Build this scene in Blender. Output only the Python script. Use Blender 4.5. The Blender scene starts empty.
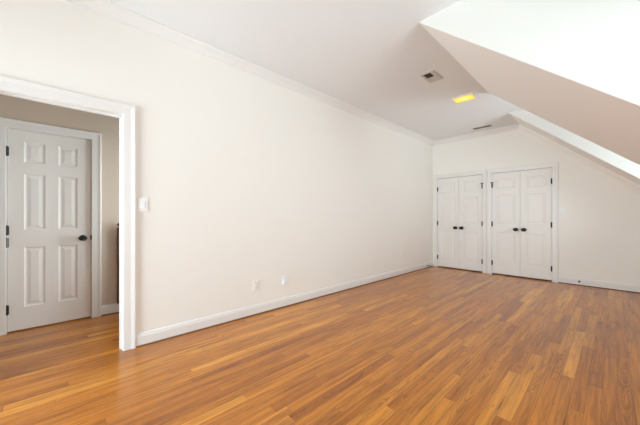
import bpy, bmesh, math, random
from mathutils import Vector

S = bpy.context.scene
COL = S.collection

# ------------------------------------------------------------------ camera
CX, CH = 2.9129, 1.1562
YAW = 0.8114
cam_d = bpy.data.cameras.new('camera')
cam_d.sensor_fit = 'HORIZONTAL'
cam_d.sensor_width = 36.0
cam_d.lens = 36.0 * 277.2 / 640.0
cam_d.shift_y = 4.61 / 640.0
cam_d.clip_start = 0.02
cam = bpy.data.objects.new('camera', cam_d)
COL.objects.link(cam)
cam.location = (CX, 0, CH)
cam.rotation_euler = (math.pi / 2, 0, YAW)
S.camera = cam

# ------------------------------------------------------------------ world, exposure
S.view_settings.view_transform = 'Standard'
S.view_settings.look = 'None'
S.view_settings.gamma = 1.0
S.view_settings.use_curve_mapping = False
S.view_settings.exposure = 0.0

S.cycles.max_bounces = 20
S.cycles.diffuse_bounces = 14
S.cycles.glossy_bounces = 6
S.cycles.transparent_max_bounces = 12
S.cycles.use_adaptive_sampling = False
S.cycles.sample_clamp_indirect = 4.0
S.cycles.blur_glossy = 1.0
S.cycles.use_denoising = True
S.cycles.denoising_prefilter = 'ACCURATE'

W = bpy.data.worlds.new('daylight')
S.world = W
W.use_nodes = True
wn = W.node_tree.nodes
wn['Background'].inputs['Color'].default_value = (0.80, 0.90, 1.0, 1)
wn['Background'].inputs['Strength'].default_value = 0.3


def area(name, loc, rot, sx, sy, power, col):
    d = bpy.data.lights.new(name, 'AREA')
    d.shape = 'RECTANGLE'
    d.size, d.size_y = sx, sy
    d.energy = power
    d.color = col
    o = bpy.data.objects.new(name, d)
    COL.objects.link(o)
    o.location = loc
    o.rotation_euler = rot
    return o


DAY = (0.79, 0.925, 1.0)
H = math.pi / 2
UP = 0.55
# daylight entering through the dormer windows (right); rear and hall ones are fill through added windows;
# the tilted ones are fill added to lift the ceiling and slope
area('daylight_near_dormer', (4.42, 1.83, 1.62), (0, H, 0), 1.35, 0.85, 87, DAY)
area('daylight_far_dormer', (4.42, 5.02, 1.62), (0, H, 0), 1.35, 0.85, 42, DAY)
area('fill_rear', (0.78, -2.62, 1.2), (H, 0, 0), 1.35, 2.0, 208, DAY)
area('fill_uplight_rear', (0.78, -2.95, 0.45), (H + UP, 0, 0), 1.35, 1.2, 45, DAY)
area('fill_uplight_far_dormer', (4.75, 5.02, 0.85), (0, H + UP, 0), 0.9, 0.85, 95, DAY)
area('fill_hall', (-0.68, 1.95, 1.35), (-H, 0, 0), 0.8, 1.4, 62, (0.82, 0.94, 1.0))

# ------------------------------------------------------------------ room numbers (metres)
YB = 6.43            # far wall
YR = -2.2            # wall behind
ZC = 2.9286          # ceiling
XR = 1.7026          # ceiling / slope edge
SL = 0.8664          # slope
XK = 4.1             # right wall
XH = -1.2074         # hall wall
TW = 0.12            # left wall thickness
D1 = (1.262, 2.3982)  # dormers
D2 = (4.4547, 5.5895)
D0 = (-1.87, -0.735)
ZD = 2.042           # door head


def zs(x):
    return ZC - SL * (x - XR)


# ------------------------------------------------------------------ materials
def nodes_of(name):
    m = bpy.data.materials.new(name)
    m.use_nodes = True
    nt = m.node_tree
    return m, nt, nt.nodes['Principled BSDF']


def paint(name, col, rough=0.6, bump=0.05, scale=90.0, var=0.02, spec=0.3):
    m, nt, b = nodes_of(name)
    tc = nt.nodes.new('ShaderNodeTexCoord')
    n = nt.nodes.new('ShaderNodeTexNoise')
    n.inputs['Scale'].default_value = scale
    n.inputs['Detail'].default_value = 3
    nt.links.new(tc.outputs['Object'], n.inputs['Vector'])
    r = nt.nodes.new('ShaderNodeMixRGB')
    r.inputs[1].default_value = (*[c * (1 - var) for c in col], 1)
    r.inputs[2].default_value = (*[min(1, c * (1 + var)) for c in col], 1)
    nt.links.new(n.outputs['Fac'], r.inputs[0])
    nt.links.new(r.outputs[0], b.inputs['Base Color'])
    b.inputs['Roughness'].default_value = rough
    b.inputs['Specular IOR Level'].default_value = spec
    if bump:
        bp = nt.nodes.new('ShaderNodeBump')
        bp.inputs['Strength'].default_value = bump
        bp.inputs['Distance'].default_value = 0.002
        nt.links.new(n.outputs['Fac'], bp.inputs['Height'])
        nt.links.new(bp.outputs[0], b.inputs['Normal'])
    return m


M_WALL = paint('cream_wall_paint', (0.868, 0.854, 0.808), 0.7)
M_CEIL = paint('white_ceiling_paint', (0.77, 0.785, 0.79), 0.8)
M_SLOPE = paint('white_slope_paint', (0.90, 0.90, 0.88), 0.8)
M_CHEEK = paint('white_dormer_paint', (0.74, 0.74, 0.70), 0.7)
M_HALL = paint('hall_wall_paint', (0.64, 0.545, 0.45), 0.7)
M_TRIM = paint('white_trim_enamel', (0.79, 0.785, 0.765), 0.35, 0.02, 40, 0.01, 0.45)
M_DOOR = paint('white_door_enamel', (0.81, 0.795, 0.765), 0.4, 0.03, 40, 0.012, 0.4)
M_BRONZE = paint('oil_rubbed_bronze', (0.014, 0.011, 0.009), 0.42, 0.0, 60, 0.1, 0.35)
M_PLASTIC = paint('white_plastic', (0.86, 0.86, 0.85), 0.35, 0.0, 20, 0.005, 0.5)
M_COOL = paint('cool_white_plastic', (0.84, 0.87, 0.90), 0.35, 0.0, 20, 0.005, 0.5)
M_SLOT = paint('dark_slot', (0.03, 0.028, 0.026), 0.6, 0.0, 20, 0.05)
M_GREY = paint('pale_grey_metal', (0.56, 0.53, 0.47), 0.5, 0.0, 30, 0.03)
M_STEEL = paint('worn_steel', (0.16, 0.15, 0.14), 0.4, 0.0, 60, 0.1, 0.6)
M_LOUVRE = paint('brown_louvre', (0.085, 0.062, 0.042), 0.6, 0.0, 60, 0.1)
M_STAIN = paint('stained_oak_moulding', (0.17, 0.072, 0.03), 0.4, 0.02, 60, 0.25, 0.4)
M_POST = paint('dark_walnut_stain', (0.11, 0.042, 0.022), 0.4, 0.03, 30, 0.3, 0.4)


def floor_material():
    m, nt, b = nodes_of('oak_strip_floor')
    N, L = nt.nodes, nt.links

    def math_(op, a, c=None, clamp=False):
        n = N.new('ShaderNodeMath')
        n.operation = op
        n.use_clamp = clamp
        for i, v in enumerate((a, c)):
            if v is None:
                continue
            if isinstance(v, (int, float)):
                n.inputs[i].default_value = v
            else:
                L.new(v, n.inputs[i])
        return n.outputs[0]

    def comb(x, y, z):
        n = N.new('ShaderNodeCombineXYZ')
        for i, v in enumerate((x, y, z)):
            if isinstance(v, (int, float)):
                n.inputs[i].default_value = v
            else:
                L.new(v, n.inputs[i])
        return n.outputs[0]

    def noise(vec, scale, detail=2, rough=0.5, dist=0.0):
        n = N.new('ShaderNodeTexNoise')
        n.inputs['Scale'].default_value = scale
        n.inputs['Detail'].default_value = detail
        n.inputs['Roughness'].default_value = rough
        n.inputs['Distortion'].default_value = dist
        L.new(vec, n.inputs['Vector'])
        return n.outputs['Fac']

    def white(vec):
        n = N.new('ShaderNodeTexWhiteNoise')
        n.noise_dimensions = '3D'
        L.new(vec, n.inputs['Vector'])
        s = N.new('ShaderNodeSeparateColor')
        L.new(n.outputs['Color'], s.inputs[0])
        return s.outputs

    def ramp(fac, stops):
        n = N.new('ShaderNodeValToRGB')
        e = n.color_ramp.elements
        while len(e) < len(stops):
            e.new(0.5)
        for el, (p, c) in zip(e, stops):
            el.position = p
            el.color = (*c, 1)
        L.new(fac, n.inputs[0])
        return n.outputs[0]

    def mix(kind, fac, a, c):
        n = N.new('ShaderNodeMixRGB')
        n.blend_type = kind
        for i, v in enumerate((fac, a, c)):
            if isinstance(v, (int, float)):
                n.inputs[i].default_value = v
            elif isinstance(v, tuple):
                n.inputs[i].default_value = (*v, 1)
            else:
                L.new(v, n.inputs[i])
        return n.outputs[0]

    geo = N.new('ShaderNodeNewGeometry')
    sep = N.new('ShaderNodeSeparateXYZ')
    L.new(geo.outputs['Position'], sep.inputs[0])
    X, Y = sep.outputs[0], sep.outputs[1]
    PW = 0.070
    xr = math_('DIVIDE', X, PW)
    row = math_('FLOOR', xr)
    fx = math_('FRACT', xr)
    rr = white(comb(row, 3.7, 0.0))
    ln = math_('ADD', math_('MULTIPLY', rr[1], 0.8), 1.0)
    yr = math_('DIVIDE', math_('ADD', Y, math_('MULTIPLY', rr[0], 7.0)), ln)
    ci = math_('FLOOR', yr)
    fy = math_('FRACT', yr)
    pid = white(comb(row, ci, 1.3))
    # tone of each strip
    tone = ramp(pid[0], [(0.0, (0.38, 0.120, 0.012)), (0.2, (0.47, 0.162, 0.015)), (0.6, (0.54, 0.196, 0.018)),
                         (0.88, (0.60, 0.235, 0.025)), (1.0, (0.70, 0.310, 0.045))])
    off = math_('MULTIPLY', pid[1], 37.0)
    # long fine grain
    g1 = noise(comb(math_('MULTIPLY', X, 55.0), math_('MULTIPLY', Y, 1.6), off), 1.0, 4, 0.6, 0.6)
    c = mix('MULTIPLY', 0.8, tone, ramp(g1, [(0.25, (0.48, 0.40, 0.34)), (0.52, (1, 1, 1)), (0.78, (1.22, 1.2, 1.12))]))
    # wider streaks of light and dark wood along each strip
    g4 = noise(comb(math_('MULTIPLY', X, 22.0), math_('MULTIPLY', Y, 1.9), math_('ADD', off, 11.0)), 1.0, 3, 0.55, 1.0)
    c = mix('MULTIPLY', 0.85, c, ramp(g4, [(0.28, (0.62, 0.54, 0.46)), (0.48, (0.98, 0.97, 0.96)), (0.72, (1.24, 1.25, 1.3))]))
    # cathedral figure on some strips
    g2v = comb(math_('ADD', math_('MULTIPLY', X, 16.0), math_('MULTIPLY', pid[2], 9.0)), math_('MULTIPLY', Y, 3.0), off)
    g2 = noise(g2v, 1.0, 2, 0.5, 0.5)
    cx = math_('MULTIPLY', math_('SUBTRACT', fx, 0.5), 2.0)
    sgn = math_('SUBTRACT', math_('MULTIPLY', math_('GREATER_THAN', pid[1], 0.5), 2.0), 1.0)
    arch = math_('ADD', math_('MULTIPLY', Y, 6.5), math_('MULTIPLY', math_('MULTIPLY', math_('MULTIPLY', cx, cx), 2.6), sgn))
    arg = math_('ADD', arch, math_('MULTIPLY', g2, 5.0))
    ring = math_('ABSOLUTE', math_('SUBTRACT', math_('FRACT', arg), 0.5))
    ringd = ramp(ring, [(0.03, (0.0, 0.0, 0.0)), (0.30, (1, 1, 1))])
    patch = ramp(noise(comb(math_('MULTIPLY', row, 3.1), math_('MULTIPLY', Y, 0.9), off), 1.0, 1), [(0.42, (0, 0, 0)), (0.58, (1, 1, 1))])
    strength = math_('MULTIPLY', math_('MULTIPLY', math_('GREATER_THAN', pid[2], 0.6), 0.55), patch)
    dk = mix('MULTIPLY', 1.0, c, (0.52, 0.43, 0.36))
    c = mix('MIX', math_('MULTIPLY', strength, math_('SUBTRACT', 1.0, ringd)), c, dk)
    # slow drift and dark flecks
    g3 = noise(comb(math_('MULTIPLY', X, 1.2), math_('MULTIPLY', Y, 0.7), 5.0), 1.0, 2)
    c = mix('MULTIPLY', 0.5, c, ramp(g3, [(0.3, (0.82, 0.80, 0.78)), (0.7, (1.1, 1.1, 1.1))]))
    fl = noise(comb(math_('MULTIPLY', X, 48.0), math_('MULTIPLY', Y, 7.0), off), 1.0, 3, 0.55)
    flm = ramp(fl, [(0.67, (0, 0, 0)), (0.75, (1, 1, 1))])
    c = mix('MIX', math_('MULTIPLY', flm, 0.6), c, (0.10, 0.035, 0.010))
    # joints
    ex = math_('MINIMUM', fx, math_('SUBTRACT', 1.0, fx))
    ey = math_('MULTIPLY', math_('MINIMUM', fy, math_('SUBTRACT', 1.0, fy)), 15.0)
    seam = math_('LESS_THAN', math_('MINIMUM', ex, ey), 0.014)
    c = mix('MIX', math_('MULTIPLY', seam, 0.5), c, (0.07, 0.027, 0.012))
    L.new(c, b.inputs['Base Color'])
    rg = math_('ADD', math_('MULTIPLY', g1, 0.12), 0.24)
    L.new(rg, b.inputs['Roughness'])
    b.inputs['Specular IOR Level'].default_value = 0.3
    b.inputs['Coat Weight'].default_value = 0.4
    b.inputs['Coat Roughness'].default_value = 0.2
    bp = N.new('ShaderNodeBump')
    bp.inputs['Strength'].default_value = 0.10
    bp.inputs['Distance'].default_value = 0.001
    hgt = math_('SUBTRACT', g1, math_('MULTIPLY', seam, 1.0))
    L.new(hgt, bp.inputs['Height'])
    L.new(bp.outputs[0], b.inputs['Normal'])
    return m


M_FLOOR = floor_material()


def lamp_material():
    m, nt, b = nodes_of('yellow_lit_lens')
    N, L = nt.nodes, nt.links
    tc = N.new('ShaderNodeTexCoord')
    mp = N.new('ShaderNodeMapping')
    mp.inputs['Location'].default_value = (-0.5, -0.5, 0)
    vm = N.new('ShaderNodeVectorMath')
    vm.operation = 'MULTIPLY'
    vm.inputs[1].default_value = (1.0, 1.0, 0.0)
    ln = N.new('ShaderNodeVectorMath')
    ln.operation = 'LENGTH'
    L.new(tc.outputs['Generated'], mp.inputs[0])
    L.new(mp.outputs[0], vm.inputs[0])
    L.new(vm.outputs[0], ln.inputs[0])
    r = N.new('ShaderNodeValToRGB')
    e = r.color_ramp.elements
    e[0].position, e[0].color = 0.0, (1.0, 0.95, 0.50, 1)
    e[1].position, e[1].color = 0.52, (0.80, 0.50, 0.03, 1)
    k = e.new(0.25)
    k.color = (0.98, 0.82, 0.08, 1)
    L.new(ln.outputs['Value'], r.inputs[0])
    L.new(r.outputs[0], b.inputs['Emission Color'])
    b.inputs['Emission Strength'].default_value = 1.0
    b.inputs['Base Color'].default_value = (0.4, 0.3, 0.06, 1)
    b.inputs['Roughness'].default_value = 0.4
    return m


M_LENS = lamp_material()


def glass_material():
    m, nt, b = nodes_of('window_glass')
    N, L = nt.nodes, nt.links
    t = N.new('ShaderNodeBsdfTransparent')
    g = N.new('ShaderNodeBsdfGlossy')
    g.inputs['Roughness'].default_value = 0.02
    f = N.new('ShaderNodeFresnel')
    mx = N.new('ShaderNodeMixShader')
    L.new(f.outputs[0], mx.inputs[0])
    L.new(t.outputs[0], mx.inputs[1])
    L.new(g.outputs[0], mx.inputs[2])
    L.new(mx.outputs[0], N['Material Output'].inputs[0])
    return m


M_GLASS = glass_material()


# ------------------------------------------------------------------ mesh helpers
def box(bm, x0, x1, y0, y1, z0, z1):
    v = [bm.verts.new(p) for p in ((x0, y0, z0), (x1, y0, z0), (x1, y1, z0), (x0, y1, z0),
                                   (x0, y0, z1), (x1, y0, z1), (x1, y1, z1), (x0, y1, z1))]
    for f in ((0, 3, 2, 1), (4, 5, 6, 7), (0, 1, 5, 4), (1, 2, 6, 5), (2, 3, 7, 6), (3, 0, 4, 7)):
        bm.faces.new([v[i] for i in f])


def prism(bm, pts, fn, a, b):
    """2-D outline PTS swept from A to B; fn(u, v, t) gives the point."""
    A = [bm.verts.new(fn(u, v, a)) for u, v in pts]
    B = [bm.verts.new(fn(u, v, b)) for u, v in pts]
    n = len(pts)
    for i in range(n):
        bm.faces.new((A[i], A[(i + 1) % n], B[(i + 1) % n], B[i]))
    bm.faces.new(A[::-1])
    bm.faces.new(B)


def lathe(bm, prof, fn, seg=20, squash=1.0):
    """PROF = (radius, height) pairs; fn(a, b, h) places; SQUASH scales the second radius."""
    rings = []
    for r, h in prof:
        if r < 1e-6:
            rings.append([bm.verts.new(fn(0, 0, h))])
        else:
            rings.append([bm.verts.new(fn(r * math.cos(2 * math.pi * k / seg), squash * r * math.sin(2 * math.pi * k / seg), h))
                          for k in range(seg)])
    for A, B in zip(rings, rings[1:]):
        for k in range(seg):
            a0, a1 = A[k % len(A)], A[(k + 1) % len(A)]
            b0, b1 = B[k % len(B)], B[(k + 1) % len(B)]
            vs = []
            for q in (a0, a1, b1, b0):
                if q not in vs:
                    vs.append(q)
            if len(vs) > 2:
                bm.faces.new(vs)
    for R in (rings[0], rings[-1]):
        if len(R) > 2:
            bm.faces.new(R)


def obj(name, bm, mat, parent=None, bevel=0.0, smooth=False, origin=None):
    bmesh.ops.recalc_face_normals(bm, faces=bm.faces[:])
    if origin is not None:
        bmesh.ops.translate(bm, verts=bm.verts[:], vec=-Vector(origin))
    me = bpy.data.meshes.new(name)
    bm.to_mesh(me)
    bm.free()
    me.materials.append(mat)
    if smooth:
        for p in me.polygons:
            p.use_smooth = True
    o = bpy.data.objects.new(name, me)
    COL.objects.link(o)
    if parent is not None:
        o.parent = parent
    if origin is not None:
        o.location = origin
    if bevel:
        md = o.modifiers.new('edge', 'BEVEL')
        md.width = bevel
        md.segments = 2
        md.limit_method = 'ANGLE'
    return o


def tag(o, label, cat, group=None, kind=None):
    o['label'] = label
    o['category'] = cat
    if group:
        o['group'] = group
    if kind:
        o['kind'] = kind
    return o


def struct(name, bm, mat, label, cat, **k):
    return tag(obj(name, bm, mat, **k), label, cat, kind='structure')


def empty(name, loc, label, cat, group=None):
    o = bpy.data.objects.new(name, None)
    COL.objects.link(o)
    o.location = loc
    o.empty_display_size = 0.05
    return tag(o, label, cat, group)


def BM():
    return bmesh.new()


# wall frames: (u along wall, v up, w out of the wall into the room)
def on_left(u, v, w):
    return (w, u, v)


def on_back(u, v, w):
    return (u, YB - w, v)


def on_hall(u, v, w):
    return (XH + w, u, v)


def on_ceiling(u, v, w):
    return (u, v, ZC - w)


# ------------------------------------------------------------------ the setting
XO = -2.6   # outer limits of the slabs
bm = BM()
box(bm, XO, XK + 0.1, YR - 0.1, YB + 0.75, -0.1, 0.0)
struct('floor', bm, M_FLOOR, 'glossy orange brown oak strip floor running towards the closets', 'floor')

bm = BM()
box(bm, XO, XR, YR - 0.1, YB + 0.75, ZC, ZC + 0.12)
for d in (D0, D1, D2):
    box(bm, XR, XK + 0.1, d[0] - 0.07, d[1] + 0.07, ZC, ZC + 0.12)
struct('ceiling', bm, M_CEIL, 'flat white ceiling above the room', 'ceiling')

# roof slope in pieces between the dormers
segs = [(YR - 0.1, D0[0]), (D0[1], D1[0]), (D1[1], D2[0]), (D2[1], YB + 0.1)]
txt = ['cream sloped ceiling behind the camera', 'cream sloped ceiling between the two nearer dormers',
       'broad cream sloped ceiling hanging between the two bright dormers', 'thin cream slope strip along the closet wall']
for i, (a, b_) in enumerate(segs):
    bm = BM()
    xe = XK + 0.1
    prism(bm, [(XR, ZC), (xe, zs(xe)), (xe, zs(xe) + 0.08), (XR + 0.08 / SL * 0.5, ZC + 0.06)], lambda u, v, t: (u, t, v), a + 0.001, b_ - 0.001)
    struct('ceiling_slope', bm, M_SLOPE, txt[i], 'ceiling')

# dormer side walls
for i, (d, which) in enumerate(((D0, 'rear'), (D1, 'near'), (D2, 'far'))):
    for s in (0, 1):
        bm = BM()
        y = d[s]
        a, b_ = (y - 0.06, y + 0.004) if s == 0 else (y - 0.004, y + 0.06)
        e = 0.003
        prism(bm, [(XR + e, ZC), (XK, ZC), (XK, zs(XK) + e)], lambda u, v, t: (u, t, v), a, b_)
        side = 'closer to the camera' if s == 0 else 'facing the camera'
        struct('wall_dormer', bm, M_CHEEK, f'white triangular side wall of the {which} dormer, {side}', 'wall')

# left wall with the doorway
OY0, OY1 = -0.411, 0.411
bm = BM()
box(bm, -TW, 0, YR - 0.1, OY0 - 0.02, 0, ZC)
box(bm, -TW, 0, OY1 + 0.02, YB, 0, ZC)
box(bm, -TW, 0, OY0 - 0.02, OY1 + 0.02, ZD + 0.02, ZC)
struct('wall_left', bm, M_WALL, 'long cream wall with the doorway to the hall', 'wall')

# far wall with two closet openings
C1 = (0.118, 1.053)
C2 = (1.230, 2.171)
bm = BM()
y0, y1 = YB, YB + 0.1
for a, b_ in ((-TW, C1[0] - 0.012), (C1[1] + 0.012, C2[0] - 0.012), (C2[1] + 0.012, XK + 0.1)):
    box(bm, a, b_, y0, y1, 0, ZD + 0.012)
box(bm, -TW, XR, y0, y1, ZD + 0.012, ZC)
prism(bm, [(XR, ZD + 0.012), (XR, ZC), (XR + (ZC - ZD - 0.012) / SL, ZD + 0.012)], lambda u, v, t: (u, t, v), y0, y1)
struct('wall_back', bm, M_WALL, 'cream end wall holding the two pairs of closet doors', 'wall')

# closet interior shells
bm = BM()
box(bm, -TW, XK, YB + 0.65, YB + 0.75, 0, ZC)
box(bm, 1.12, 1.16, YB + 0.1, YB + 0.65, 0, ZC)
box(bm, 2.3, 2.36, YB + 0.1, YB + 0.65, 0, ZC)
box(bm, -TW, -TW + 0.04, YB + 0.1, YB + 0.65, 0, ZC)
struct('wall_closet', bm, M_WALL, 'inside walls of the closets behind the doors', 'wall')

# right wall (knee wall) with dormer windows and the rear wall with its added window
WZ0, WZ1 = 0.95, 2.30
bm = BM()
cuts = []
yprev = YR - 0.1
for d in (D0, D1, D2):
    wy0, wy1 = d[0] + 0.14, d[1] - 0.14
    box(bm, XK, XK + 0.1, yprev, d[0] - 0.06, 0, zs(XK) + 0.05)
    box(bm, XK, XK + 0.1, d[0] - 0.06, wy0, 0, ZC)
    box(bm, XK, XK + 0.1, wy1, d[1] + 0.06, 0, ZC)
    box(bm, XK, XK + 0.1, wy0, wy1, 0, WZ0)
    box(bm, XK, XK + 0.1, wy0, wy1, WZ1, ZC)
    cuts.append((wy0, wy1))
    yprev = d[1] + 0.06
box(bm, XK, XK + 0.1, yprev, YB + 0.1, 0, zs(XK) + 0.05)
struct('wall_right', bm, M_WALL, 'low cream knee wall with dormer windows', 'wall')

RX0, RX1, RZ0, RZ1 = 0.10, 1.46, 0.12, 2.25
bm = BM()
y0, y1 = YR - 0.1, YR
box(bm, XO, RX0, y0, y1, 0, ZC)
box(bm, RX1, XK + 0.1, y0, y1, 0, ZC)
box(bm, RX0, RX1, y0, y1, 0, RZ0)
box(bm, RX0, RX1, y0, y1, RZ1, ZC)
struct('wall_rear', bm, M_WALL, 'cream wall behind the camera with an added window', 'wall')


def window(name, fn, u0, u1, v0, v1, label):
    bm = BM()
    t = 0.05
    for a, b_, c, d in ((u0, u0 + t, v0, v1), (u1 - t, u1, v0, v1), (u0 + t, u1 - t, v0, v0 + t), (u0 + t, u1 - t, v1 - t, v1),
                        (u0 + t, u1 - t, (v0 + v1) / 2 - 0.025, (v0 + v1) / 2 + 0.025)):
        prism(bm, [(a, c), (b_, c), (b_, d), (a, d)], fn, -0.08, -0.02)
    o = struct(name, bm, M_TRIM, label, 'window')
    for c, d in ((v0 + t, (v0 + v1) / 2 - 0.025), ((v0 + v1) / 2 + 0.025, v1 - t)):
        bm = BM()
        prism(bm, [(u0 + t, c), (u1 - t, c), (u1 - t, d), (u0 + t, d)], fn, -0.053, -0.047)
        obj('window_pane', bm, M_GLASS, o)
    return o


def on_right(u, v, w):
    return (XK - w, u, v)


def on_rear(u, v, w):
    return (u, YR + w, v)


for i, (c, which) in enumerate(zip(cuts, ('rear', 'near', 'far'))):
    window(f'window_{i + 1}', on_right, c[0], c[1], WZ0, WZ1, f'white sash window in the {which} dormer')
window('window_4', on_rear, RX0, RX1, RZ0, RZ1, 'unseen white sash window added behind the camera')  # unseen window, added and placed for the fill it lets in

# hall
HD0, HD1 = -0.356, 0.283
bm = BM()
box(bm, XH - 0.1, XH, YR, HD0 - 0.012, 0, ZC)
box(bm, XH - 0.1, XH, HD1 + 0.012, 0.66, 0, ZC)
box(bm, XH - 0.1, XH, HD0 - 0.012, HD1 + 0.012, ZD + 0.008, ZC)
box(bm, XO, XO + 0.1, YR, 1.6, 0, ZC)
struct('wall_hall', bm, M_HALL, 'shaded tan hall wall around the six panel door', 'wall')
bm = BM()
HX0, HX1, HZ0, HZ1 = -1.08, -0.28, 0.65, 2.05
for a, b_, c, d_ in ((XO, HX0, 0, ZC), (HX1, -TW, 0, ZC), (HX0, HX1, 0, HZ0), (HX0, HX1, HZ1, ZC)):
    box(bm, a, b_, 1.6, 1.7, c, d_)
struct('wall_hall_end', bm, M_HALL, 'tan end wall of the hall beyond the doorway', 'wall')


window('window_5', lambda u, v, w: (u, 1.6 - w, v), HX0, HX1, HZ0, HZ1, 'unseen white sash window added at the end of the hall')  # added out of view so the hall fill has an opening

# ------------------------------------------------------------------ mouldings
def u_casing(fn, u0, u1, vh, prof, left=True, right=True):
    """door casing: legs and head with mitred corners; prof = (distance out from the opening, thickness)"""
    bm = BM()
    path = [((u0, 0.0), (-1, 0)), ((u0, vh), (-1, 1)), ((u1, vh), (1, 1)), ((u1, 0.0), (1, 0))]
    rows = []
    for (pu, pv), (du, dv) in path:
        rows.append([bm.verts.new(fn(pu + du * o, pv + dv * o, w)) for o, w in prof])
    n = len(prof)
    for A, B in zip(rows, rows[1:]):
        for i in range(n):
            bm.faces.new((A[i], A[(i + 1) % n], B[(i + 1) % n], B[i]))
    bm.faces.new(rows[0])
    bm.faces.new(rows[-1])
    return bm


def casing_prof(w):
    return [(0.0, 0.0), (0.0, 0.011), (0.002, 0.0125), (w * 0.30, 0.0135), (w * 0.60, 0.0140), (w * 0.64, 0.0150), (w * 0.80, 0.0175),
            (w * 0.86, 0.0190), (w - 0.004, 0.0190), (w, 0.016), (w, 0.0)]


bm = u_casing(on_left, OY0 - 0.004, OY1 + 0.004, ZD + 0.002, casing_prof(0.092))
struct('trim_1', bm, M_TRIM, 'white moulded casing around the open doorway', 'door casing')
# the casing's other face in the hall
bm = u_casing(lambda u, v, w: (-TW - w, u, v), OY0 - 0.004, OY1 + 0.004, ZD + 0.002, casing_prof(0.092))
struct('trim_2', bm, M_TRIM, 'hall side casing of the open doorway', 'door casing')
# jamb with stop
bm = BM()
box(bm, -TW, 0.0, OY1, OY1 + 0.02, 0, ZD)
box(bm, -TW, 0.0, OY0 - 0.02, OY0, 0, ZD)
box(bm, -TW, 0.0, OY0 - 0.02, OY1 + 0.02, ZD, ZD + 0.02)
box(bm, -0.085, -0.048, OY1 - 0.011, OY1, 0, ZD)
box(bm, -0.085, -0.048, OY0, OY0 + 0.011, 0, ZD)
box(bm, -0.085, -0.048, OY0, OY1, ZD - 0.011, ZD)
struct('trim_3', bm, M_TRIM, 'white jamb lining the open doorway', 'door jamb', bevel=0.0015)

bm = u_casing(on_hall, HD0 - 0.008, HD1 + 0.008, ZD + 0.006, casing_prof(0.085))
struct('trim_4', bm, M_TRIM, 'white casing around the hall door', 'door casing')
bm = BM()
for a, b_ in ((HD0 - 0.012, HD0 - 0.004), (HD1 + 0.004, HD1 + 0.012)):
    box(bm, XH - 0.1, XH, a, b_, 0, ZD + 0.004)
box(bm, XH - 0.1, XH, HD0 - 0.012, HD1 + 0.012, ZD + 0.002, ZD + 0.008)
struct('trim_5', bm, M_TRIM, 'white jamb around the hall door', 'door jamb')


def closet_casing(n, c, wl, wr, label):
    # legs of differing width: head mitred to each
    bm = BM()
    vh = ZD + 0.006
    u0, u1 = c[0] - 0.006, c[1] + 0.006
    PL, PR, PH = casing_prof(wl), casing_prof(wr), casing_prof(0.088)
    rows = [[(u0 - o, 0.0, w) for o, w in PL],
            [(u0 - o, vh + h[0], w) for (o, w), h in zip(PL, PH)],
            [(u1 + o, vh + h[0], w) for (o, w), h in zip(PR, PH)],
            [(u1 + o, 0.0, w) for o, w in PR]]
    rows = [[bm.verts.new(on_back(*p)) for p in r] for r in rows]
    n_ = len(PL)
    for A, B in zip(rows, rows[1:]):
        for i in range(n_):
            bm.faces.new((A[i], A[(i + 1) % n_], B[(i + 1) % n_], B[i]))
    bm.faces.new(rows[0])
    bm.faces.new(rows[-1])
    # jamb lining
    for a, b_ in ((c[0] - 0.012, c[0] - 0.003), (c[1] + 0.003, c[1] + 0.012)):
        box(bm, a, b_, YB + 0.001, YB + 0.1, 0, ZD + 0.004)
    box(bm, c[0] - 0.003, c[1] + 0.003, YB + 0.001, YB + 0.1, ZD + 0.003, ZD + 0.012)
    struct(n, bm, M_TRIM, label, 'door casing')


closet_casing('trim_6', C1, 0.070, 0.080, 'white casing around the closet doors in the corner')
closet_casing('trim_7', C2, 0.080, 0.084, 'white casing around the closet doors beside the light switch')

BASE = [(0, 0.008), (0.014, 0.008), (0.014, 0.088), (0.011, 0.096), (0.010, 0.106), (0.006, 0.116), (0, 0.118)]
SHOE = [(0, 0.0), (0.024, 0.0), (0.0235, 0.005), (0.021, 0.010), (0.014, 0.013), (0, 0.013)]


def baseboard(name, label, runs):
    """runs = (fn(t, w, z), a, b)"""
    bm, bs = BM(), BM()
    for fn, a, b_ in runs:
        prism(bm, BASE, lambda u, v, t, fn=fn: fn(t, u, v), a, b_)
        prism(bs, SHOE, lambda u, v, t, fn=fn: fn(t, u, v), a, b_)
    o = struct(name, bm, M_TRIM, label, 'baseboard')
    s = obj('shoe_moulding', bs, M_STAIN, o)
    s['label'] = 'thin brown stained strip along the floor'
    return o


def r_left(t, w, z):
    return (w, t, z)


def r_back(t, w, z):
    return (t, YB - w, z)


def r_hall(t, w, z):
    return (XH + w, t, z)


baseboard('baseboard_left', 'white baseboard along the long cream wall',
          [(r_left, OY1 + 0.097, YB - 0.02), (r_left, YR, OY0 - 0.097)])
baseboard('baseboard_back', 'white baseboard right of the closets', [(r_back, C2[1] + 0.091, XK)])
baseboard('baseboard_hall', 'white baseboard along the hall wall', [(r_hall, HD1 + 0.094, 0.66), (r_hall, YR, HD0 - 0.094)])

CROWN = [(0, 0), (0.072, 0), (0.072, 0.010), (0.064, 0.013), (0.060, 0.022), (0.048, 0.034), (0.030, 0.052), (0.020, 0.068),
         (0.016, 0.076), (0.010, 0.080), (0.008, 0.092), (0, 0.094)]
bm = BM()
prism(bm, CROWN, lambda u, v, t: (u, t, ZC - v), YR, YB)
struct('trim_8', bm, M_TRIM, 'white crown moulding along the top of the long wall', 'crown moulding')
bm = BM()
prism(bm, CROWN, lambda u, v, t: (t, YB - u, ZC - v), 0.0, XR + 0.03)
struct('trim_9', bm, M_TRIM, 'white crown moulding above the closets', 'crown moulding')
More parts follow.
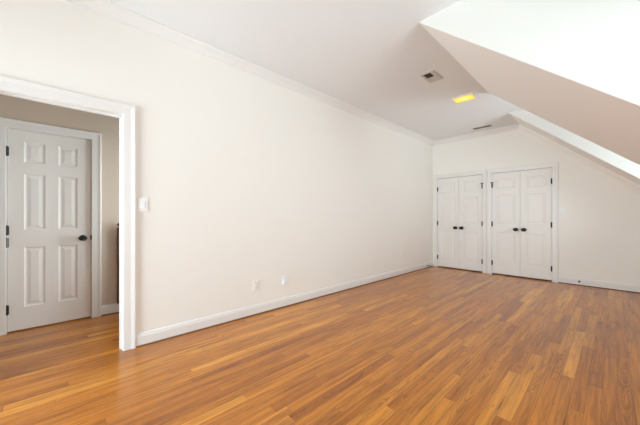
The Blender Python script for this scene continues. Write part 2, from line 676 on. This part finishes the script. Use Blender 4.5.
# crown that follows the slope down the end wall
bm = BM()
ang = math.atan(SL)
dv = Vector((math.cos(ang), 0, -math.sin(ang)))
nv = Vector((-math.sin(ang), 0, -math.cos(ang)))
p0 = Vector((XR, YB, ZC))


def rake(u, v, t):
    p = p0 + dv * t + nv * v
    return (p.x, p.y - u, p.z)


prism(bm, CROWN, rake, -0.02, (XK - XR) / math.cos(ang))
struct('trim_10', bm, M_WALL, 'cream moulding following the slope down the end wall', 'crown moulding')


# ------------------------------------------------------------------ doors
def panel_door(name, fn, u0, u1, v0, v1, th, panels, label, cat='door'):
    """slab with moulded raised panels on its room face; w = 0 is that face"""
    bm = BM()
    us = sorted({u0, u1, *[p[0] for p in panels], *[p[1] for p in panels]})
    vs = sorted({v0, v1, *[p[2] for p in panels], *[p[3] for p in panels]})
    cache = {}

    def V(u, v, w):
        k = (round(u, 5), round(v, 5), round(w, 5))
        if k not in cache:
            cache[k] = bm.verts.new(fn(u, v, w))
        return cache[k]

    for a, b_ in zip(us, us[1:]):
        for c, d in zip(vs, vs[1:]):
            pan = any(abs(p[0] - a) < 1e-6 and abs(p[1] - b_) < 1e-6 and abs(p[2] - c) < 1e-6 and abs(p[3] - d) < 1e-6 for p in panels)
            if not pan:
                bm.faces.new((V(a, c, 0), V(b_, c, 0), V(b_, d, 0), V(a, d, 0)))
                continue
            prof = [(0, 0), (0.008, -0.004), (0.016, -0.006), (0.026, -0.006), (0.050, -0.002)]
            loops = [[V(a + i, c + i, w), V(b_ - i, c + i, w), V(b_ - i, d - i, w), V(a + i, d - i, w)] for i, w in prof]
            for A, B in zip(loops, loops[1:]):
                for k in range(4):
                    bm.faces.new((A[k], A[(k + 1) % 4], B[(k + 1) % 4], B[k]))
            bm.faces.new(loops[-1])
    # rim and back
    rim = [(u, v0) for u in us] + [(u1, v) for v in vs[1:]] + [(u, v1) for u in reversed(us[:-1])] + [(u0, v) for v in reversed(vs[1:-1])]
    n = len(rim)
    for i in range(n):
        (a, b_), (c, d) = rim[i], rim[(i + 1) % n]
        bm.faces.new((V(a, b_, 0), V(c, d, 0), V(c, d, -th), V(a, b_, -th)))
    bm.faces.new([V(a, b_, -th) for a, b_ in rim])
    return struct(name, bm, M_DOOR, label, cat)


def knob(parent, fn, u, v, w0, r=0.031, wide=0.036, tall=0.72, reach=0.058):
    bm = BM()
    f = lambda a, b_, h: fn(u + a, v + b_, w0 + h)
    lathe(bm, [(0.0, 0.0), (r, 0.0), (r, 0.004), (r * 0.85, 0.008), (r * 0.45, 0.010), (0.012, 0.012), (0.011, reach - 0.024)], f, 24)
    ro = obj('rosette', bm, M_BRONZE, parent, smooth=True)
    bm = BM()
    pr = []
    for k in range(11):
        a = math.pi * k / 10
        pr.append((wide * math.sin(a), reach - 0.002 - 0.020 * math.cos(a)))
    pr[0] = (0.0, pr[0][1])
    pr[-1] = (0.0, pr[-1][1])
    lathe(bm, pr, f, 24, tall)
    k = obj('doorknob', bm, M_BRONZE, parent, smooth=True)
    return k


def hinge(parent, fn, u, v, w0, mat=M_BRONZE, hh=0.045, stop=0):
    bm = BM()
    r = 0.0085
    lathe(bm, [(0, -hh - 0.006), (0.005, -hh - 0.005), (r, -hh), (r, hh), (0.005, hh + 0.005), (0, hh + 0.006)],
          lambda a, b_, h: fn(u + a, v + h, w0 + 0.007 + b_), 12)
    for s in (-1, 1):
        a, b_ = sorted((u + s * 0.002, u + s * 0.014))
        prism(bm, [(a, v - hh), (b_, v - hh), (b_, v + hh), (a, v + hh)], fn, w0 - 0.001, w0 + 0.003)
    h = obj('hinge', bm, mat, parent, smooth=False)
    if stop:
        bm = BM()
        z = v + hh + 0.012
        prism(bm, [(u - 0.028, z - 0.007), (u + 0.028, z - 0.007), (u + 0.028, z + 0.007), (u - 0.028, z + 0.007)], fn, w0 + 0.004, w0 + 0.016)
        obj('hinge_pin_stop', bm, mat, h)
    return h


VP = [(0.240, 0.850), (1.025, 1.600), (1.715, 1.928)]
# hall door, six panels
pl = []
for a, b_ in ((-0.243, -0.088), (0.013, 0.168)):
    for c, d in VP:
        pl.append((a, b_, c, d))
d = panel_door('door_1', lambda u, v, w: on_hall(u, v, w - 0.012), HD0, HD1, 0.014, ZD - 0.002, 0.035, pl,
               'closed white six panel door in the hall with black knob')
knob(d, on_hall, 0.213, 0.921, -0.012, 0.033, 0.040)
for z in (0.234, 1.025, 1.811):
    hinge(d, on_hall, HD0 - 0.003, z, -0.006)
h = hinge(d, on_hall, HD0 - 0.003, 0.902, -0.006, M_STEEL)
h['label'] = 'greyer hinge under the middle one'
bm = BM()
prism(bm, [(HD1 - 0.004, 0.895), (HD1 + 0.008, 0.895), (HD1 + 0.008, 0.950), (HD1 - 0.004, 0.950)], on_hall, -0.012, 0.003)
obj('strike_plate', bm, M_BRONZE, d)

# closet leaves, three panels each
leaf = [('corner closet, leaf beside the long wall', 'L'), ('corner closet, leaf beside the middle casing', 'R'),
        ('wider closet by the switch, leaf beside the middle casing', 'L'), ('wider closet by the switch, leaf nearest the light switch', 'R')]
i = 2
for c in (C1, C2):
    mid = (c[0] + c[1]) / 2
    for s, (a, b_) in (('L', (c[0], mid - 0.002)), ('R', (mid + 0.002, c[1]))):
        ins0, ins1 = 0.085, 0.085
        pn = [(a + ins0, b_ - ins1, q0, q1) for q0, q1 in VP]
        lab = leaf[i - 2][0]
        dd = panel_door(f'door_{i}', lambda u, v, w: on_back(u, v, w - 0.004), a, b_, 0.022, ZD - 0.002, 0.035, pn,
                        f'white three panel door of the {lab}', 'closet door')
        ku = (b_ - 0.062) if s == 'L' else (a + 0.062)
        knob(dd, on_back, ku, 0.918, -0.004, 0.033, 0.043, 0.80, 0.058)
        hu = a if s == 'L' else b_
        inner = (c is C1 and s == 'R') or (c is C2 and s == 'L')
        for z in (0.232, 1.018, 1.800):
            hinge(dd, on_back, hu, z, 0.006, stop=1 if inner and z > 1.5 else 0)
        i += 1

# ------------------------------------------------------------------ things on walls
def plate(parent, fn, u, v, w, h, mat):
    bm = BM()
    prism(bm, [(u - w / 2, v - h / 2), (u + w / 2, v - h / 2), (u + w / 2, v + h / 2), (u - w / 2, v + h / 2)], fn, 0.0005, 0.0065)
    return obj('face_plate', bm, mat, parent, bevel=0.002)


def rect(name, parent, fn, u, v, w, h, a, b_, mat, bevel=0.0):
    bm = BM()
    prism(bm, [(u - w / 2, v - h / 2), (u + w / 2, v - h / 2), (u + w / 2, v + h / 2), (u - w / 2, v + h / 2)], fn, a, b_)
    return obj(name, bm, mat, parent, bevel=bevel)


def at(parent, fn):
    """frame of a thing whose Empty sits on the wall: same axes, relative to the Empty"""
    L = Vector(parent.location)
    return lambda u, v, w: tuple(Vector(fn(u, v, w)) - L)


def switch(fn, u, v, label, mat):
    e = empty('light_switch', fn(u, v, 0), label, 'light switch')
    f = at(e, fn)
    plate(e, f, u, v, 0.078, 0.120, M_PLASTIC)
    rect('rocker', e, f, u, v, 0.034, 0.068, 0.006, 0.0105, mat, 0.0015)
    for s in (-1, 1):
        bm = BM()
        lathe(bm, [(0, 0.006), (0.0035, 0.006), (0.003, 0.0078), (0, 0.008)], lambda a, b_, h, s=s: f(u + a, v + s * 0.049 + b_, h), 10)
        obj('screw', bm, M_PLASTIC, e)
    return e


switch(on_left, 0.560, 1.266, 'white rocker light switch beside the open doorway', M_COOL)
switch(on_back, 2.318, 1.298, 'white light switch beside the right closet doors', M_PLASTIC)


def outlet(u, v, label, mat, adapter=False):
    e = empty('wall_outlet', on_left(u, v, 0), label, 'outlet', None)
    f = at(e, on_left)
    plate(e, f, u, v, 0.074, 0.120, mat)
    for s in (-1, 1):
        r = rect('receptacle', e, f, u, v + s * 0.021, 0.034, 0.030, 0.006, 0.009, mat, 0.002)
        for q in (-1, 1):
            rect('slot', r, f, u + q * 0.0065, v + s * 0.021 + 0.002, 0.002, 0.009, 0.0088, 0.0093, M_SLOT)
    if adapter:
        rect('plug_cover', e, f, u, v - 0.018, 0.046, 0.050, 0.0093, 0.026, mat, 0.004)
    return e


outlet(1.713, 0.345, 'white wall outlet low on the long wall, nearest the doorway', M_PLASTIC)
outlet(2.130, 0.342, 'cool white wall outlet with a small cover, second from the doorway', M_COOL, True)
outlet(5.13, 0.405, 'faint cream outlet low on the long wall near the corner closet', M_WALL)


def door_stop(fn, u, v, label, length):
    e = empty('door_stop', fn(u, v, 0.014), label, 'door stop')
    f = at(e, fn)
    g = lambda a, b_, h: f(u + a, v + b_, 0.014 + h)
    bm = BM()
    lathe(bm, [(0, 0), (0.013, 0), (0.013, 0.004), (0.007, 0.008), (0, 0.008)], g, 14)
    obj('base', bm, M_BRONZE, e)
    bm = BM()
    pr = [(0, 0.006)]
    n = 16
    for k in range(n):
        h = 0.006 + (length - 0.018) * k / (n - 1)
        pr.append((0.0075 if k % 2 else 0.0058, h))
    pr.append((0, length - 0.012))
    lathe(bm, pr, g, 12)
    obj('spring', bm, M_BRONZE, e)
    bm = BM()
    lathe(bm, [(0, length - 0.013), (0.010, length - 0.013), (0.011, length - 0.003), (0.008, length), (0, length)], g, 14)
    obj('tip', bm, M_SLOT, e)
    return e


door_stop(on_left, 6.13, 0.052, 'dark door stop on the baseboard near the corner closet', 0.075)
door_stop(on_back, 2.532, 0.068, 'black tipped door stop on the baseboard right of the closets', 0.07)

# dark post by the hall wall
e = empty('wooden_post', (XH, 0.567, 0.0), 'narrow dark brown wooden post against the hall wall, seen at the doorway edge', 'post')
bm = BM()
box(bm, 0.014, 0.050, -0.044, 0.014, 0.118, 1.030)
obj('shaft', bm, M_POST, e, bevel=0.004)
bm = BM()
lathe(bm, [(0, 1.029), (0.008, 1.029), (0.008, 1.045), (0.020, 1.055), (0.024, 1.067), (0.020, 1.080), (0, 1.088)],
      lambda a, b_, h: (0.032 + a, -0.020 + b_, h), 16)
obj('finial', bm, M_POST, e, smooth=True)
bm = BM()
box(bm, 0.0, 0.014, -0.032, 0.002, 0.20, 0.98)
obj('mounting_strip', bm, M_POST, e)

# ------------------------------------------------------------------ things on the ceiling
# register with a dark open half
e = empty('ceiling_vent', (1.35, 3.428, ZC), 'square grille on the ceiling with one dark half, nearest the sloped ceiling', 'vent')
f = lambda u, v, w: (u, v, -w)


def frame4(u0, u1, v0, v1, t, a, b_, fn):
    bm = BM()
    prism(bm, [(u0, v0), (u1, v0), (u1, v0 + t), (u0, v0 + t)], fn, a, b_)
    prism(bm, [(u0, v1 - t), (u1, v1 - t), (u1, v1), (u0, v1)], fn, a, b_)
    prism(bm, [(u0, v0 + t), (u0 + t, v0 + t), (u0 + t, v1 - t), (u0, v1 - t)], fn, a, b_)
    prism(bm, [(u1 - t, v0 + t), (u1, v0 + t), (u1, v1 - t), (u1 - t, v1 - t)], fn, a, b_)
    return bm


obj('frame', frame4(-0.085, 0.085, -0.142, 0.142, 0.022, 0.0, 0.008, f), M_GREY, e)
rect('backing', e, f, 0.0, -0.058, 0.126, 0.124, 0.001, 0.0025, M_GREY)
rect('dark_opening', e, f, -0.016, -0.062, 0.084, 0.112, 0.0025, 0.004, M_SLOT)
rect('damper_plate', e, f, 0.0, 0.065, 0.126, 0.110, 0.001, 0.005, M_GREY)
bm = BM()
for k in range(5):
    y = -0.11 + k * 0.026
    prism(bm, [(-0.056, y), (0.024, y), (0.024, y + 0.004), (-0.056, y + 0.004)], f, 0.004, 0.006)
obj('louvres', bm, M_LOUVRE, e)

# yellow ceiling light
e = empty('ceiling_light', (1.395, 4.40, ZC), 'lit yellow rectangular light set in the ceiling', 'ceiling light')
obj('trim_ring', frame4(-0.160, 0.160, -0.128, 0.128, 0.030, 0.0, 0.010, f), M_TRIM, e, bevel=0.002)
bm = BM()
oct_ = []
for cx, cy, a0 in ((0.098, 0.068, 0), (-0.098, 0.068, 90), (-0.098, -0.068, 180), (0.098, -0.068, 270)):
    for k in range(5):
        t = math.radians(a0 + 22.5 * k)
        oct_.append((cx + 0.034 * math.cos(t), cy + 0.034 * math.sin(t)))
prism(bm, oct_, f, 0.002, 0.009)
lens = obj('lens', bm, M_LENS, e)
lens['label'] = 'glowing yellow lens'

# slot register by the closets
e = empty('ceiling_vent', (1.15, 6.075, ZC), 'long dark slot vent on the ceiling in front of the closets', 'vent')
obj('frame', frame4(-0.165, 0.165, -0.055, 0.055, 0.014, 0.0, 0.007, f), M_GREY, e)
rect('backing', e, f, 0.0, 0.0, 0.302, 0.082, 0.0005, 0.002, M_LOUVRE)
bm = BM()
for k in range(4):
    y = -0.034 + k * 0.020
    prism(bm, [(-0.150, y), (0.150, y), (0.150, y + 0.004), (-0.150, y + 0.004)], f, 0.002, 0.005)
rect('divider', e, f, 0.0, 0.0, 0.008, 0.082, 0.002, 0.006, M_GREY)
obj('louvres', bm, M_LOUVRE, e)
